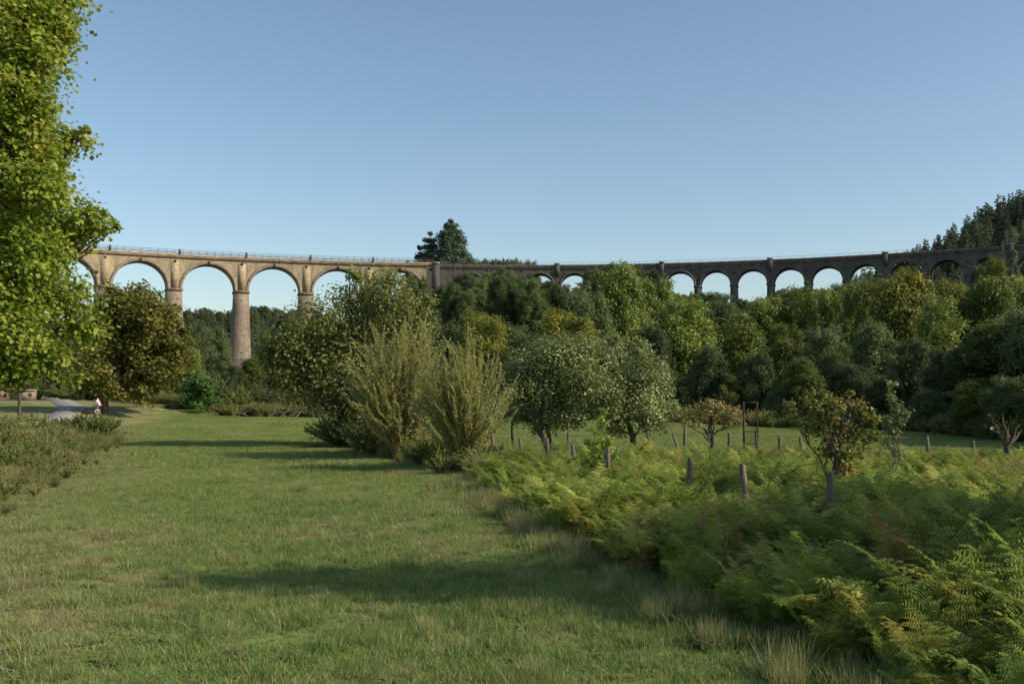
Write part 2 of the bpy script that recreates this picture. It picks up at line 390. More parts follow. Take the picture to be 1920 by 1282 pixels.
def curvbar(mb,ph0,ph1,r0,r1,z0,z1,mat=0,step=0.35):
    n=max(2,int((ph1-ph0)/step)+1); c=np.linspace(ph0,ph1,n); s=np.radians(c)*RI
    ring=[vp(c,r0,z0),vp(c,r1,z0),vp(c,r1,z1),vp(c,r0,z1)]
    Vv=np.stack(ring,1).reshape(-1,3)
    mp=np.stack([np.stack([s,0*s+a,0*s],-1) for a in (z0,z0-1,z1+1,z1)],1)
    i=np.arange(n-1)[:,None]*4; j=np.arange(4)[None]; k=(j+1)%4
    mb.add(Vv,np.stack([i+j,i+k,i+4+k,i+4+j],-1).reshape(-1,4),mat,mp=mp)
    mb.add(Vv[:4],[(0,1,2,3)],mat,mp=mp[0]); mb.add(Vv[-4:],[(3,2,1,0)],mat,mp=mp[-1])
def vbox(mb,ph,w,r0,r1,z0,z1,mat=0,bat=0.0):
    ph_=math.radians(ph); t=np.array([math.cos(ph_),-math.sin(ph_),0]); nrm=np.array([math.sin(ph_),math.cos(ph_),0]); c=np.array([0,60,0.])
    Vv=[];mp=[]
    K=8 if bat else 2
    zs=np.linspace(z0,z1,K)
    for z in zs:
        b=bat*(z1-z)/(z1-z0) if bat else 0
        hw=w/2+b; ra=r0-b*0.8; rb=r1+b*0.8
        for k,(sx,rr) in enumerate(((-hw,ra),(hw,ra),(hw,rb),(-hw,rb))):
            Vv.append(c+t*sx+nrm*rr+np.array([0,0,z+DZ])); 
            mp.append(((-hw,hw,hw+4.8,-hw-4.8)[k]+ph*3.0,z,0))
    f=[(3,2,1,0)]
    for q in range(K-1):
        for k in range(4): f.append((q*4+k,q*4+(k+1)%4,q*4+4+(k+1)%4,q*4+4+k))
    f.append(tuple(range(K*4-4,K*4)))
    mb.add(Vv,f,mat,mp=mp)
mb=MB()
for p in bigp:
    w=RI*math.radians(4.57)-12.3
    g=float(H(*vp(np.array([p]),200,0)[0][:2]))-DZ
    vbox(mb,p,w-0.06,RI+0.03,RO-0.03,g-2,ZB-0.02,0,bat=1.3)
    vbox(mb,p,w+5.2,RI-2.2,RO+2.2,g-2,g+3.5,0,bat=.5)
    vbox(mb,p,w+0.45,RI-0.25,RO+0.25,ZB-0.55,ZB-0.03,1)
    vbox(mb,p,1.9,RI-0.06,RI,ZB+0.0,31.2,2)
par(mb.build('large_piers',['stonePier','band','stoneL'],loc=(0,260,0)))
mb=MB()
for p in smp:
    w=RI*math.radians(2.6)-7.3
    g=float(H(*vp(np.array([p]),200,0)[0][:2]))-DZ
    vbox(mb,p,w-0.06,RI+0.03,RO-0.03,g-3,ZS-0.02,0,bat=0.35)
    vbox(mb,p,w+0.3,RI-0.15,RO+0.15,ZS-0.4,ZS-0.03,0)
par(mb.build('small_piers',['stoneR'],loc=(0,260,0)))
mb=MB()
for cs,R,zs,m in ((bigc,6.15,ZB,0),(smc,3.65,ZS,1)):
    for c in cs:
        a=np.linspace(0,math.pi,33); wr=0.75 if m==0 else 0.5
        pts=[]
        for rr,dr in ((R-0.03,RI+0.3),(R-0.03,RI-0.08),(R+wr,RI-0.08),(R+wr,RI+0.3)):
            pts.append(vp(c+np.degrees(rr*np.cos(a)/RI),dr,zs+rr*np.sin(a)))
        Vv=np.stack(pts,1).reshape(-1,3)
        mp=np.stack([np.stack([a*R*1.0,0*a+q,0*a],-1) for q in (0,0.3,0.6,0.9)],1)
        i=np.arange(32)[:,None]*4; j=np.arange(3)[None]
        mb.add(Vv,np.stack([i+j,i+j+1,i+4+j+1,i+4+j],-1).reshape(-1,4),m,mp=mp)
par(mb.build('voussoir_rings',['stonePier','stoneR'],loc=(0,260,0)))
mb=MB()
curvbar(mb,bigp[0]-1,-5.6,RI-0.35,RO+0.35,32.003,32.45,0)
curvbar(mb,bigp[0]-1,-5.6,RI-0.15,RI+0.35,32.453,32.95,3)
curvbar(mb,bigp[0]-1,-5.6,RO-0.35,RO+0.15,32.453,32.95,3)
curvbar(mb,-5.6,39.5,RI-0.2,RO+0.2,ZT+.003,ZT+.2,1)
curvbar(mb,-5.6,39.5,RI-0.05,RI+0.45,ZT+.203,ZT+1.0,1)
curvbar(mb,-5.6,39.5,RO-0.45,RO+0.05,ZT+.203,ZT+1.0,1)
vbox(mb,-5.7,1.6,RI-0.7,RI+0.5,22,32.7,1); vbox(mb,-5.7,2.0,RI-0.9,RI+0.6,32.703,33.0,2)
for k in (3.4,11.2,19.0,26.8,34.6):
    vbox(mb,k,1.2,RI-0.3,RI+0.5,29.8,ZT+1.15,1); vbox(mb,k,1.5,RI-0.5,RI+0.6,ZT+1.152,ZT+1.4,2)
for p in smp[::1]:
    vbox(mb,p,0.5,RI-0.12,RI+0.1,ZT-.6,ZT,1)
for c in np.concatenate([bigp,bigc]):
    vbox(mb,c,0.55,RI-0.16,RI+0.2,30.9+0.0,31.45,4)
for c in smp:
    vbox(mb,c,0.4,RI-0.06,RI+0.2,29.2,29.7,4)
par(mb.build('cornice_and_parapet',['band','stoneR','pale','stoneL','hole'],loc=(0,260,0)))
mb=MB()
for r_ in (RI+0.1,RO-0.1):
    for z in (33.25,33.6,33.98): curvbar(mb,bigp[0]-1,-5.9,r_-0.03,r_+0.03,z,z+0.07,0)
    for p in np.arange(bigp[0]-1,-5.9,0.55): vbox(mb,p,0.09,r_-0.04,r_+0.04,32.9,34.05,0)
for p in bigp[:-1]:
    vbox(mb,p+0.3,0.5,RI-0.4,RI+0.2,32.96,34.1,0)
r_=RI+0.2
curvbar(mb,-5.2,39.5,r_-0.02,r_+0.02,ZT+1.55,ZT+1.6,0)
for p in np.arange(-5.2,39.5,0.8): vbox(mb,p,0.06,r_-0.03,r_+0.03,ZT+1.0,ZT+1.6,0)
par(mb.build('iron_railing',['rail'],loc=(0,260,0)))

# ---------------- tree prototypes
def auto_clumps(h,w,cb,n,shape='round',cr=0.2):
    out=[]
    for k in range(n):
        t=(k+0.5)/n; zf=cb+(0.97-cb)*t
        if shape=='round': rr=math.sqrt(max(0.02,1-((t-0.42)/0.62)**2))
        elif shape=='cone': rr=(1-t)**0.75+0.06
        elif shape=='pine': rr=math.sqrt(max(0.03,1-((t-0.5)/0.55)**2))*0.9
        a=k*2.399+rng.uniform(-.4,.4); q=rr*w/2*rng.uniform(0.45,0.85)
        r=cr*w*rng.uniform(0.75,1.25)*(0.6+0.4*rr)
        out.append((math.cos(a)*q,math.sin(a)*q,h*zf-r*0.4,r))
    for k in range(4): out.append((rng.normal()*w*.08,rng.normal()*w*.08,h*(cb+(0.8-cb)*(k+1)/5),w*0.26*(1-0.5*k/4*(shape=='cone'))))
    return out
protos=[]
for mt in ('for1','for1','for2','for3','for3','for2'):
    cb=0.12
    protos.append(tree('p',(0,0,0),auto_clumps(15,11,cb,36,'round',0.155),0.32,0.22,mt,tr=0.28,lai=3.6,link=False,twigs=False,tight=0.22,sub=18))
for mt in ('pine','pine'):
    protos.append(tree('p',(0,0,0),auto_clumps(14,6.0,0.25,22,'pine',0.16),0.45,0.18,mt,tr=0.2,lai=3.2,link=False,twigs=False,sq=(1,1,.6)))
protos.append(tree('p',(0,0,0),auto_clumps(16,8,0.12,30,'round',0.17),0.4,0.2,'for1',tr=0.22,lai=2.6,link=False,twigs=False,tight=0.25,sub=14))
protos.append(tree('p',(0,0,0),auto_clumps(14,5.4,0.12,30,'cone',0.14),0.45,0.18,'pine',tr=0.2,lai=3.2,link=False,twigs=False,sq=(1,1,.45)))
PH=[15]*6+[14]*2+[16,14]; PW=[12]*6+[8.0]*2+[9,7.0]
fp=[];fr=[];fs=[];fi=[]
def ftree(u,vt,Y,wpx,k,x=None):
    xx=(u-960)/F*Y if x is None else x
    g=float(H(xx,Y)); h=(HV-vt)/F*Y+CZ-g; w=wpx/F*Y
    fp.append((xx,Y,g-0.3)); fr.append(rng.uniform(0,6.28)); fi.append(k)
    fs.append((w/PW[k],w/PW[k],h/PH[k]))
E=[(1165,482,112,150,0),(1110,540,106,110,2),(1060,573,98,200,4),(900,578,102,150,3),(835,592,106,110,2),(960,600,110,110,2),
(1235,510,118,120,1),(1285,548,98,165,1),(1345,562,112,120,2),(1395,572,98,120,8),(1440,548,128,120,0),(1475,592,88,110,8),(1505,522,128,120,8),
(1565,530,124,110,1),(1550,600,82,120,2),(1610,515,118,110,1),(1690,496,104,210,4),(1640,590,78,120,2),(1760,540,82,130,8),(1790,518,112,120,3),
(1860,505,104,160,0),(1715,620,68,120,2),(1850,585,60,170,8),(1935,560,58,190,2),(1975,515,84,180,0),(1925,505,112,150,0),(1220,600,92,110,2),(1160,620,92,100,1),
(1330,640,84,100,2),(1420,650,82,90,2),(1240,680,90,90,2),(1500,660,76,100,1),(1590,670,72,100,2),(1780,640,62,120,2),(1100,650,90,110,2),(1010,650,95,110,2),(1375,690,82,80,1),(1660,690,66,90,2),
(1900,690,52,130,2),(1285,700,84,80,2),(1460,720,76,70,2),(1540,725,74,80,2),(1740,720,60,90,2),(1820,700,55,100,8),
(2080,520,60,230,2),(2200,480,62,250,0),(2100,560,48,250,2)]
for e in E: ftree(*e)
for k in range(34):
    u=rng.uniform(1080,2100); ftree(u,rng.uniform(532,580),rng.uniform(130,205),rng.uniform(80,120),int(rng.choice([0,1,2,2,8,1,3])))
for k in range(26):
    u=rng.uniform(830,2000); Y=np.interp(u,[830,1250,1700,2000],[112,88,66,48])+rng.uniform(2,8)
    ftree(u,rng.uniform(690,740),Y,rng.uniform(60,110),int(rng.choice([2,2,1])))
for (x,y,h,w) in ((34,44,12,10),(40,52,14,11),(46,36,13,11),(36,60,12,9)):
    g=float(H(x,y)); fp.append((x,y,g-.3)); fr.append(rng.uniform(0,6)); fi.append(2); fs.append((w/12,w/12,h/15))
for k in range(110):
    u=rng.uniform(815,2000); Y=rng.uniform(205,246); x=(u-960)/F*Y
    vt=np.interp(u,[815,850,900,950,1000,1060,1100,1130,1220,1250,1350,1500,1600,1700,1800,1950],[535,512,506,500,514,520,505,490,495,540,540,535,518,520,515,500])+rng.uniform(0,30)
    ftree(u,vt,Y,rng.uniform(45,80),int(rng.choice([2,5,5,2,6])))
ftree(870,505,236,70,2); ftree(945,496,238,75,5); ftree(915,505,238,60,2); ftree(1110,497,236,60,5); ftree(1150,488,236,70,2); ftree(1190,490,236,70,5); ftree(1225,500,236,50,2); ftree(990,508,236,50,5)
ftree(1905,412,205,42,9); ftree(1938,420,200,55,9); ftree(1870,475,200,60,3); ftree(1840,490,205,50,2); ftree(1885,440,207,34,9)
for e in [(365,590,170,60,2),(400,605,190,80,2),(350,640,150,70,8),(330,650,140,60,2),(415,655,160,60,2),(500,620,180,60,2),(525,615,175,70,2),(560,600,170,90,2),(600,590,165,100,2),(470,665,160,70,1),(440,680,150,50,2),
          (250,600,150,110,2),(100,600,150,130,2),(20,600,140,130,2),(180,620,160,100,2),(-60,560,130,150,2),(650,600,160,100,2),(720,580,160,120,2),(790,570,165,120,2),(780,510,225,90,2),(735,540,220,70,2),(760,600,130,110,1)]: ftree(*e)
for k in range(30):
    u=rng.uniform(865,1000); ftree(u,rng.uniform(478,492),rng.uniform(275,300),rng.uniform(30,50),int(rng.choice([2,5])))
for k in range(14):
    u=rng.uniform(760,870); ftree(u,rng.uniform(472,490),rng.uniform(275,300),rng.uniform(30,45),int(rng.choice([2,6])))
def hill(n,x0,x1,y0,y1,sc,ch,cond=None,kx=1.0):
    for k in range(n):
        x=rng.uniform(x0,x1); y=rng.uniform(y0,y1)
        if cond and not cond(x,y): continue
        s=rng.uniform(*sc); fp.append((x,y,float(H(x,y))-0.5)); fr.append(rng.uniform(0,6.3)); fi.append(int(rng.choice(ch))); fs.append((s*kx,s*kx,s))
hill(1800,-330,-95,385,640,(0.5,0.85),[6,7,9,9,5])
hill(3000,110,400,300,520,(0.5,1.15),[9,9,9,6,9,7,9],lambda x,y: x/y*450>123,0.78)
hill(140,-140,-30,300,380,(0.4,0.6),[2,5])
scatter('forest',protos,fp,np.array(fr),np.array(fs),fi)

def cedar(name,u,Y,vt,w,nl,mat='cedar',pw=0.62):
    b=gpos(u,Y); top=W(u,vt,Y)[2]; h=top-b[2]; cl=[]
    for k in range(nl):
        t=k/(nl-1); z=b[2]+h*(0.12+0.85*t); rr=w/2*(1-t)**pw+0.25
        m=9 if t<0.6 else 6
        for q in range(m):
            a=q*6.283/m+k*0.7+rng.uniform(-.3,.3); d=rr*rng.uniform(0.5,0.95)
            cl.append((b[0]+math.cos(a)*d,b[1]+math.sin(a)*d,z+rng.uniform(-.5,.5)-d*0.12,0.30*rr+0.6))
        cl.append((b[0],b[1],z,0.6*rr+0.3))
    return tree(name,b,cl,0.5,0.28,mat,tr=0.4,lai=3.5,sq=(1,1,.6),twigs=False,up=1.0,tight=0.22)
cedar('cedar_tree',845,284,406,19,22); cedar('cedar_tree',806,288,430,14,18); cedar('cedar_tree',785,290,455,10,12)

# ---------------- named trees in front
plane=[(60,40,70),(0,90,90),(92,105,42),(35,175,60),(-60,50,100),(110,255,44),(30,280,80),(-60,230,100),(75,240,52),(115,370,55),(158,405,36),(60,400,80),(-50,380,100),(95,470,55),(20,520,80),(110,560,55),(60,620,80),(105,670,48),(20,680,60),(-60,560,100),(-50,660,80),(80,-40,60),(0,-60,90),(118,62,22),(70,340,52),(130,420,38),(70,110,45),(60,540,65),(-80,-120,110),(30,-140,80),(-40,-220,90),(-140,100,100),(-160,300,110),(-150,480,110),(-140,-40,90),(132,620,42),(45,705,34),(95,210,32),(85,20,38),(100,500,44),(10,340,70),(30,440,70),(0,600,70),(100,310,38),(110,710,22),(-10,20,70),(0,200,70),(10,140,60),(40,100,55),(30,20,60),(140,660,26),(178,412,16),(142,240,16),(60,300,55)]
pc=pxclumps(plane,45,2.2)+[(c[0]*0.96,43.2,c[2],c[3]*.8) for c in pxclumps([(10,60,60),(20,150,60),(20,240,60),(20,340,60),(20,440,60),(20,20,60),(30,640,50),(50,690,36)],45,.3)]
tree('plane_tree',gpos(-70,46),pc,0.22,0.19,'plane','barkp',tr=0.40,fork=0.2,lai=3.6,tight=0.23,sub=14)
mp_=[(245,560,42),(205,590,45),(290,590,40),(180,640,42),(240,640,55),(305,640,40),(195,690,45),(255,700,48),(310,690,32),(220,735,30),(275,735,28),(175,720,26),(225,555,22),(265,600,40),(320,660,26),(330,620,14)]
tree('maple_tree',gpos(200,85),pxclumps(mp_,85,2.5)+[(c[0],c[1]+2.5,c[2],c[3]) for c in pxclumps(mp_[:10],85,1)],0.28,0.24,'maple',tr=0.3,lai=3.6,fork=0.15)
tree('fig_tree',gpos(375,98),pxclumps([(375,730,26),(358,745,20),(395,745,18),(372,710,16),(390,722,18),(360,725,18),(375,757,18)],98,0.6),0.22,0.16,'round',tr=0.1,lai=4.5,fork=0.1)
al=[(700,528,36),(650,560,45),(740,560,48),(600,595,42),(555,640,42),(615,640,50),(690,620,60),(775,585,40),(515,660,32),(570,690,48),(640,690,52),(715,700,55),(530,700,30),(600,745,40),(655,770,42),(700,770,44),(495,645,20),(770,640,52),(670,515,20),(730,520,22),(625,800,28),(800,560,22),(650,640,50),(740,660,50),(560,725,36),(680,570,42),(590,640,40),(680,735,40)]
tree('alder_tree',gpos(665,45),pxclumps(al,45,1.6),0.15,0.11,'alder',tr=0.24,lai=2.6,fork=0.08,stems=4,tight=0.28,sub=12,spread=0.5)
ap1=[(985,690,38),(1035,668,42),(1085,660,40),(1000,735,40),(1050,730,48),(1095,715,44),(975,775,28),(1040,785,28),(1020,640,16),(1010,800,18),(1070,780,28),(958,730,20),(1060,640,18),(965,695,22)]
ap2=[(1130,665,36),(1165,680,40),(1205,695,38),(1180,740,48),(1232,735,32),(1140,755,38),(1215,780,32),(1248,765,20),(1190,655,20),(1150,800,22),(1235,700,24),(1145,640,14)]
def addfruit(o,n,cl):
    mb=MB(); loc=np.array(o.location)
    for k in range(n):
        c=cl[rng.integers(0,len(cl))]; d=rng.normal(size=3); d/=np.linalg.norm(d)
        p=np.array(c[:3])+d*c[3]*0.85; a=np.linspace(-math.pi/2,math.pi/2,6)
        pts=p-loc+np.stack([0*a,0*a,np.sin(a)*0.04],-1); tube(mb,pts,np.maximum(np.cos(a)*0.04,0.002),6,0)
    mb.build('fruit',['fruit'],parent=o)
c1=pxclumps(ap1,38,1.2,1.08); c2=pxclumps(ap2,39,1.2,1.08)
o=tree('apple_tree',gpos(1030,38),c1,0.12,0.07,'apple',tr=0.15,lai=3.4,fork=0.12,stems=2,spread=0.2,tight=0.22,sub=12); addfruit(o,18,c1)
o=tree('apple_tree',gpos(1182,39),c2,0.12,0.07,'apple',tr=0.15,lai=3.4,fork=0.15,tight=0.22,sub=12); addfruit(o,18,c2)
dr=[(1290,775,16),(1315,765,18),(1345,762,18),(1372,770,16),(1385,790,12),(1300,795,12),(1335,785,14),(1362,795,12),(1280,790,9),(1325,752,9)]
tree('small_apple_tree',gpos(1333,38),pxclumps(dr,38,0.5),0.09,0.06,'drytree',tr=0.12,lai=2.0,fork=0.2,tight=0.3,sub=6)
tree('small_apple_tree',gpos(965,40),pxclumps([(950,740,20),(965,770,18),(945,700,18),(970,720,22),(955,680,14)],40,0.5),0.11,0.07,'apple',tr=0.07,lai=2.2,fork=0.3)
pe=[(1490,770,14),(1515,755,18),(1545,765,20),(1580,755,20),(1610,760,18),(1632,785,16),(1530,800,22),(1570,800,26),(1610,815,22),(1550,840,20),(1590,845,18),(1640,820,12),(1520,735,9),(1600,738,9),(1480,755,8),(1575,875,14),(1500,795,12),(1545,740,12),(1565,900,12)]
tree('pear_tree',gpos(1578,19),pxclumps(pe,19,0.35,1.2),0.085,0.055,'pear',tr=0.085,lai=2.4,fork=0.2,tight=0.28,sub=7,stems=2,spread=0.12)
sp=[(1672,720,7),(1668,745,9),(1680,765,10),(1660,785,9),(1675,805,11),(1690,790,8),(1665,830,10),(1680,845,8),(1700,775,5),(1668,870,8)]
tree('young_pear_tree',gpos(1672,24),pxclumps(sp,24,0.12,1.3),0.085,0.04,'apple',tr=0.03,lai=2.4,fork=0.1,tight=0.35,sub=5)
sp=[(1128,790,12),(1120,815,14),(1138,835,14),(1118,850,16),(1135,875,14),(1115,890,14),(1130,770,7),(1105,830,8),(1150,855,8)]
tree('ash_sapling',gpos(1127,24),pxclumps(sp,24,0.25,1.2),0.13,0.05,'fern',tr=0.03,lai=2.8,fork=0.1,tight=0.3,sub=8)
# off-frame tree on the right that throws the foreground shadow
SD=np.array([math.sin(math.radians(107)),math.cos(math.radians(107))])/math.tan(math.radians(33))
cl=[]
for (sx,sy,z,r) in ((-3.4,13.2,7.6,.75),(-2.2,13.6,7.2,.9),(-1.2,13.0,7.6,.95),(-.3,13.8,6.8,.95),(0.8,13.2,6.4,1.0),(1.8,14.4,6.2,1.1),(2.8,13.2,6.2,1.0),(3.4,15.4,6.0,1.2),(4.6,14.0,5.6,1.3),(5,16,5.2,1.2),(6,14.6,4.6,1.1),(6.4,16.8,4.6,1.0),(3.4,12.2,5.6,.8),(7,13.5,4.2,.9),
    (1.6,12.2,6.6,.9),(2.6,11.4,6.2,.9),(3.8,11.2,5.6,1.0),(5,12,5.2,1.1),(6.2,12.6,4.6,1.0),(7.8,14.6,3.8,1.0),(4.2,17.2,5.4,.9)):
    cl.append((sx+SD[0]*z,sy+SD[1]*z,z,r))
cc=np.mean(cl,0)
tree('walnut_tree',(cc[0]+1,cc[1],0),cl,0.16,0.11,'for1',tr=0.2,lai=4.0,fork=0.2,tight=0.25,sub=14)

def stembush(name,base,h,spread,n,leaf,bark,L,Wd,per,link=True,r0=0.02,low=0.2,flat=1.0,arch=0.25,fl=0.045):
    mb=MB(); b=np.array(base,float)
    for k in range(n):
        a=rng.uniform(0,6.283); q=math.sqrt(rng.uniform(0,1)); d=np.array([math.cos(a),math.sin(a)*flat,0])*q*spread
        hh=h*(1-0.45*q**2)*rng.uniform(0.62,1.05)
        s=b+d*0.12; t=np.linspace(0,1,8)[:,None]
        P=s+d*t**(1+arch*2)*1.0+np.array([0,0,hh])*t+rng.normal(size=(8,3))*0.02*h*t
        tube(mb,P,r0*(1-0.85*t[:,0]),4,1)
        m=int(per*rng.uniform(.7,1.2)); tt=rng.uniform(low,1,m); idx=tt*7; i0=np.minimum(idx.astype(int),6); fr_=(idx-i0)[:,None]
        C=P[i0]*(1-fr_)+P[i0+1]*fr_
        out=rng.normal(size=(m,3)); out[:,2]=np.abs(out[:,2])*0.7+0.6; out/=np.linalg.norm(out,axis=1)[:,None]
        C=C+out*rng.uniform(0.3,1.0,m)[:,None]*fl*h*(1.15-tt)[:,None]
        leaves(mb,C,L,Wd,0.2,0,np.clip(rng.uniform(0,1)*0.5+rng.uniform(0,.5,m),0,1),dirs=out,jit=0.35)
    return mb.build(name,[leaf,bark],loc=tuple(b),link=link)
stembush('willow_bush',gpos(755,38),5.6,2.3,300,'willow','barkw',0.12,0.03,260,r0=0.026,low=0.18)
stembush('willow_bush',gpos(872,31.5),4.4,1.55,240,'willow','barkw',0.11,0.028,230,r0=0.02,low=0.2)
def bramble(u,Y,h,s,leaf='weed',n=110):
    stembush('bramble_bush',gpos(u,Y),h,s,n,leaf,'bark',0.085,0.055,150,low=0.05,r0=0.01,arch=0.1,fl=0.12)
bramble(705,41,2.0,1.7); bramble(640,46,1.6,1.7); bramble(820,34,1.1,1.2,'alder'); bramble(915,30,0.9,1.1)
bramble(195,55,1.6,1.1); bramble(160,56,1.45,1.2); bramble(120,58,1.1,1.3,'alder'); bramble(60,50,1.2,1.5); bramble(10,46,1.1,1.4)

hp=[stembush('h',(0,0,0),4.2,2.4,60,m_,'bark',0.2,0.12,130,link=False,r0=0.03,low=0.05,fl=0.12) for m_ in ('weed','alder','for2')]
pts=[];sc=[]
for u in list(range(225,640,15)):
    if 345<u<405: continue
    Y=104+rng.uniform(-1,8); p=gpos(u,Y); pts.append(p); sc.append((1,1,rng.uniform(0.5,1.1)))
for u in range(-60,90,22):
    Y=128+rng.uniform(-1,6); pts.append(gpos(u,Y)); sc.append((1,1,rng.uniform(0.5,.9)))
for u in range(125,225,22):
    Y=118+rng.uniform(-1,6); pts.append(gpos(u,Y)); sc.append((1,1,rng.uniform(0.5,.9)))
scatter('hedgerow',hp,pts,rng.uniform(0,6,len(pts)),np.array(sc),rng.integers(0,3,len(pts)))
mb=MB()
for k in range(16):
    p=gpos(rng.uniform(410,560),99+rng.uniform(-1,1)); a=rng.uniform(-0.4,0.4); l=rng.uniform(1.5,3.5)
    e=p+np.array([math.cos(a)*l*(1 if k%2 else -1),0.3,rng.uniform(0.3,1.3)]); tube(mb,curvepath(p,e,5,0.15,0.1),[.09,.07,.05,.03,.015],5,0)
mb.build('fallen_branches',['wood'])

# ---------------- bracken
def frond(mb,az,L,stipe,lean,mat=0):
    n=12; s=np.linspace(0,1,26); th=math.radians(10)+ (lean)*s**1.4
    ds=(stipe+L)/25; rr=np.concatenate([[0],np.cumsum(np.sin(th[:-1])*ds)]); zz=np.concatenate([[0],np.cumsum(np.cos(th[:-1])*ds)])
    d=np.array([math.cos(az),math.sin(az),0]); P=rr[:,None]*d+np.stack([0*zz,0*zz,zz],-1)
    tube(mb,P[::5],np.linspace(0.005,0.0015,len(P[::5])),4,0)
    side=np.array([-math.sin(az),math.cos(az),0]); f0=stipe/(stipe+L)
    C=[];D=[];Ln=[];NN=[]
    for k in range(n):
        t=k/n; q=(f0+(1-f0)*t)*25; i0=min(int(q),24); p=P[i0]+(P[i0+1]-P[i0])*(q-i0); T=P[i0+1]-P[i0]; T/=np.linalg.norm(T)
        pl=(0.40*L*(1-t)**0.9+0.02)*rng.uniform(.85,1.12)
        for sg in (-1,1):
            dr_=side*sg*0.9+T*0.4+rng.normal(size=3)*0.14; dr_/=np.linalg.norm(dr_); nr=np.cross(T,side)+rng.normal(size=3)*0.2
            m=max(4,int(pl/0.022)); w=np.linspace(0.08,1,m)
            base=p+dr_*pl*w[:,None]+np.array([0,0,-0.22*pl])*(w**2)[:,None]
            ll=0.22*pl*(1-w)**0.8+0.012; T2=np.cross(nr,dr_)
            for s2 in (-1,1):
                dd=T2*s2+dr_*0.35; dd/=np.linalg.norm(dd)
                C.append(base+dd*ll[:,None]*0.5); D.append(np.repeat(dd[None],m,0)); Ln.append(ll); NN.append(np.repeat(nr[None],m,0))
    C=np.concatenate(C);D=np.concatenate(D);Ln=np.concatenate(Ln)[:,None];NN=np.concatenate(NN)+rng.normal(size=C.shape)*0.3
    b=np.cross(NN,D); b/=np.linalg.norm(b,axis=1)[:,None]; wd=0.006+0.045*Ln
    V=np.stack([C-D*Ln/2-b*wd,C-D*Ln/2+b*wd,C+D*Ln/2+b*wd*.3,C+D*Ln/2-b*wd*.3],1).reshape(-1,3)
    rv=rng.uniform(0,1); r=np.clip(rv*0.6+rng.uniform(0,0.4,len(C)),0,1)
    mb.add(V,np.arange(len(V)).reshape(-1,4),mat,r=np.repeat(r,4))
ferns=[]
for k in range(10):
    mb=MB(); nf=6
    for q in range(nf): frond(mb,q*6.283/nf+rng.uniform(-.5,.5),rng.uniform(0.42,0.75),rng.uniform(0.2,0.5),rng.uniform(0.7,1.7),1 if (k%3==0 and q==0) else 0)
    ferns.append(mb.build('f',['fernb' if k==9 else ('ferny' if k==8 else 'fern'),'ferny'],link=False))
def edge_x(Y): return np.interp(Y,[4,9.2,10.7,13.5,17,22,26.7,31],[3.6,2.7,2.1,1.4,0.4,-0.5,-1.3,-0.8])
pts=[]
while len(pts)<3500:
    Y=rng.uniform(4.5,33); x=rng.uniform(-2,26)
    e=edge_x(Y)+0.3
    if x<e or x>Y*0.62+4: continue
    if Y>29+0.1*x and rng.uniform()<0.9: continue
    if Y<7 and x<4.2: continue
    pts.append((x,Y,float(H(x,Y))))
pts=np.array(pts); d=pts[:,0]-edge_x(pts[:,1])
hn=0.5+0.5*np.sin(pts[:,0]*1.1+np.sin(pts[:,1]*.9)*2)*np.sin(pts[:,1]*0.8+1)
sc=(0.6+0.4*sm(0,1.6,d))*rng.uniform(0.65,1.2,len(pts))*(0.74+0.48*hn)*np.interp(pts[:,1],[0,12,16,30],[1.2,1.2,1.1,0.9])
ru=rng.uniform(size=len(pts))+0.1*np.sin(pts[:,0]*.8+2)*np.sin(pts[:,1]*.6); ix=np.where(ru<0.03,9,np.where(ru<0.16,8,rng.integers(0,8,len(pts))))
scatter('bracken_patch',ferns,pts,rng.uniform(0,6.3,len(pts)),sc,ix,tilt=rng.normal(size=(len(pts),2))*0.2)

# ---------------- grass
def patch(nb,rad,h,w,mats=('grass',),lean=0.5):
    mb=MB(); r=rad*np.sqrt(rng.uniform(0,1,nb))**0.9; a=rng.uniform(0,6.283,nb)
    C=np.stack([r*np.cos(a),r*np.sin(a),0*r-0.005],-1)
    hh=h*rng.uniform(0.4,1.25,nb)**1.3; az=rng.uniform(0,6.283,nb); bd=np.stack([np.cos(az),np.sin(az),0*az],-1)
    la=rng.uniform(0,6.283,nb); ll=hh*np.abs(rng.normal(size=nb))*lean; ld=np.stack([np.cos(la),np.sin(la),0*la],-1)*ll[:,None]
    up=np.array([0,0,1.])*hh[:,None]; ww=w*rng.uniform(.6,1.3,nb)[:,None]
    V=np.stack([C-bd*ww,C+bd*ww,C+ld+up+bd*ww*.2,C+ld+up-bd*ww*.2],1).reshape(-1,3)
    mb.add(V,np.arange(4*nb).reshape(-1,4),0,r=np.repeat(rng.uniform(0,1,nb),4))
    return mb.build('g',list(mats),link=False)
gp=[patch(5600,1.25,h,0.0045,lean=1.1) for h in (0.04,0.05,0.07)]
pts=[];sc=[];ix=[]
def blocked(x,y): return (4<y<31 and x>edge_x(y)+0.8) or x>26
y=3.6
while y<33:
    w=y*0.62+2.5; x=-w
    while x<w:
        px=x+rng.uniform(-.3,.3); py=y+rng.uniform(-.3,.3)
        if not blocked(px,py): pts.append((px,py,float(H(px,py)))); s=rng.uniform(.9,1.1); sc.append((s,s,rng.uniform(.7,1.4))); ix.append(int(rng.integers(0,3)))
        x+=1.35
    y+=1.35
y=33
while y<102:
    st=3.0; w=y*0.6+3; x=-w
    while x<w:
        px=x+rng.uniform(-.6,.6); py=y+rng.uniform(-.6,.6)
        rd=np.hypot(rx-px,ry-py).min()
        if rd>4.2: pts.append((px,py,float(H(px,py)))); sc.append((2.3,2.3,rng.uniform(1.0,1.6))); ix.append(int(rng.integers(0,3)))
        x+=st
    y+=st
scatter('grass',gp,pts,rng.uniform(0,6.3,len(pts)),np.array(sc),ix)
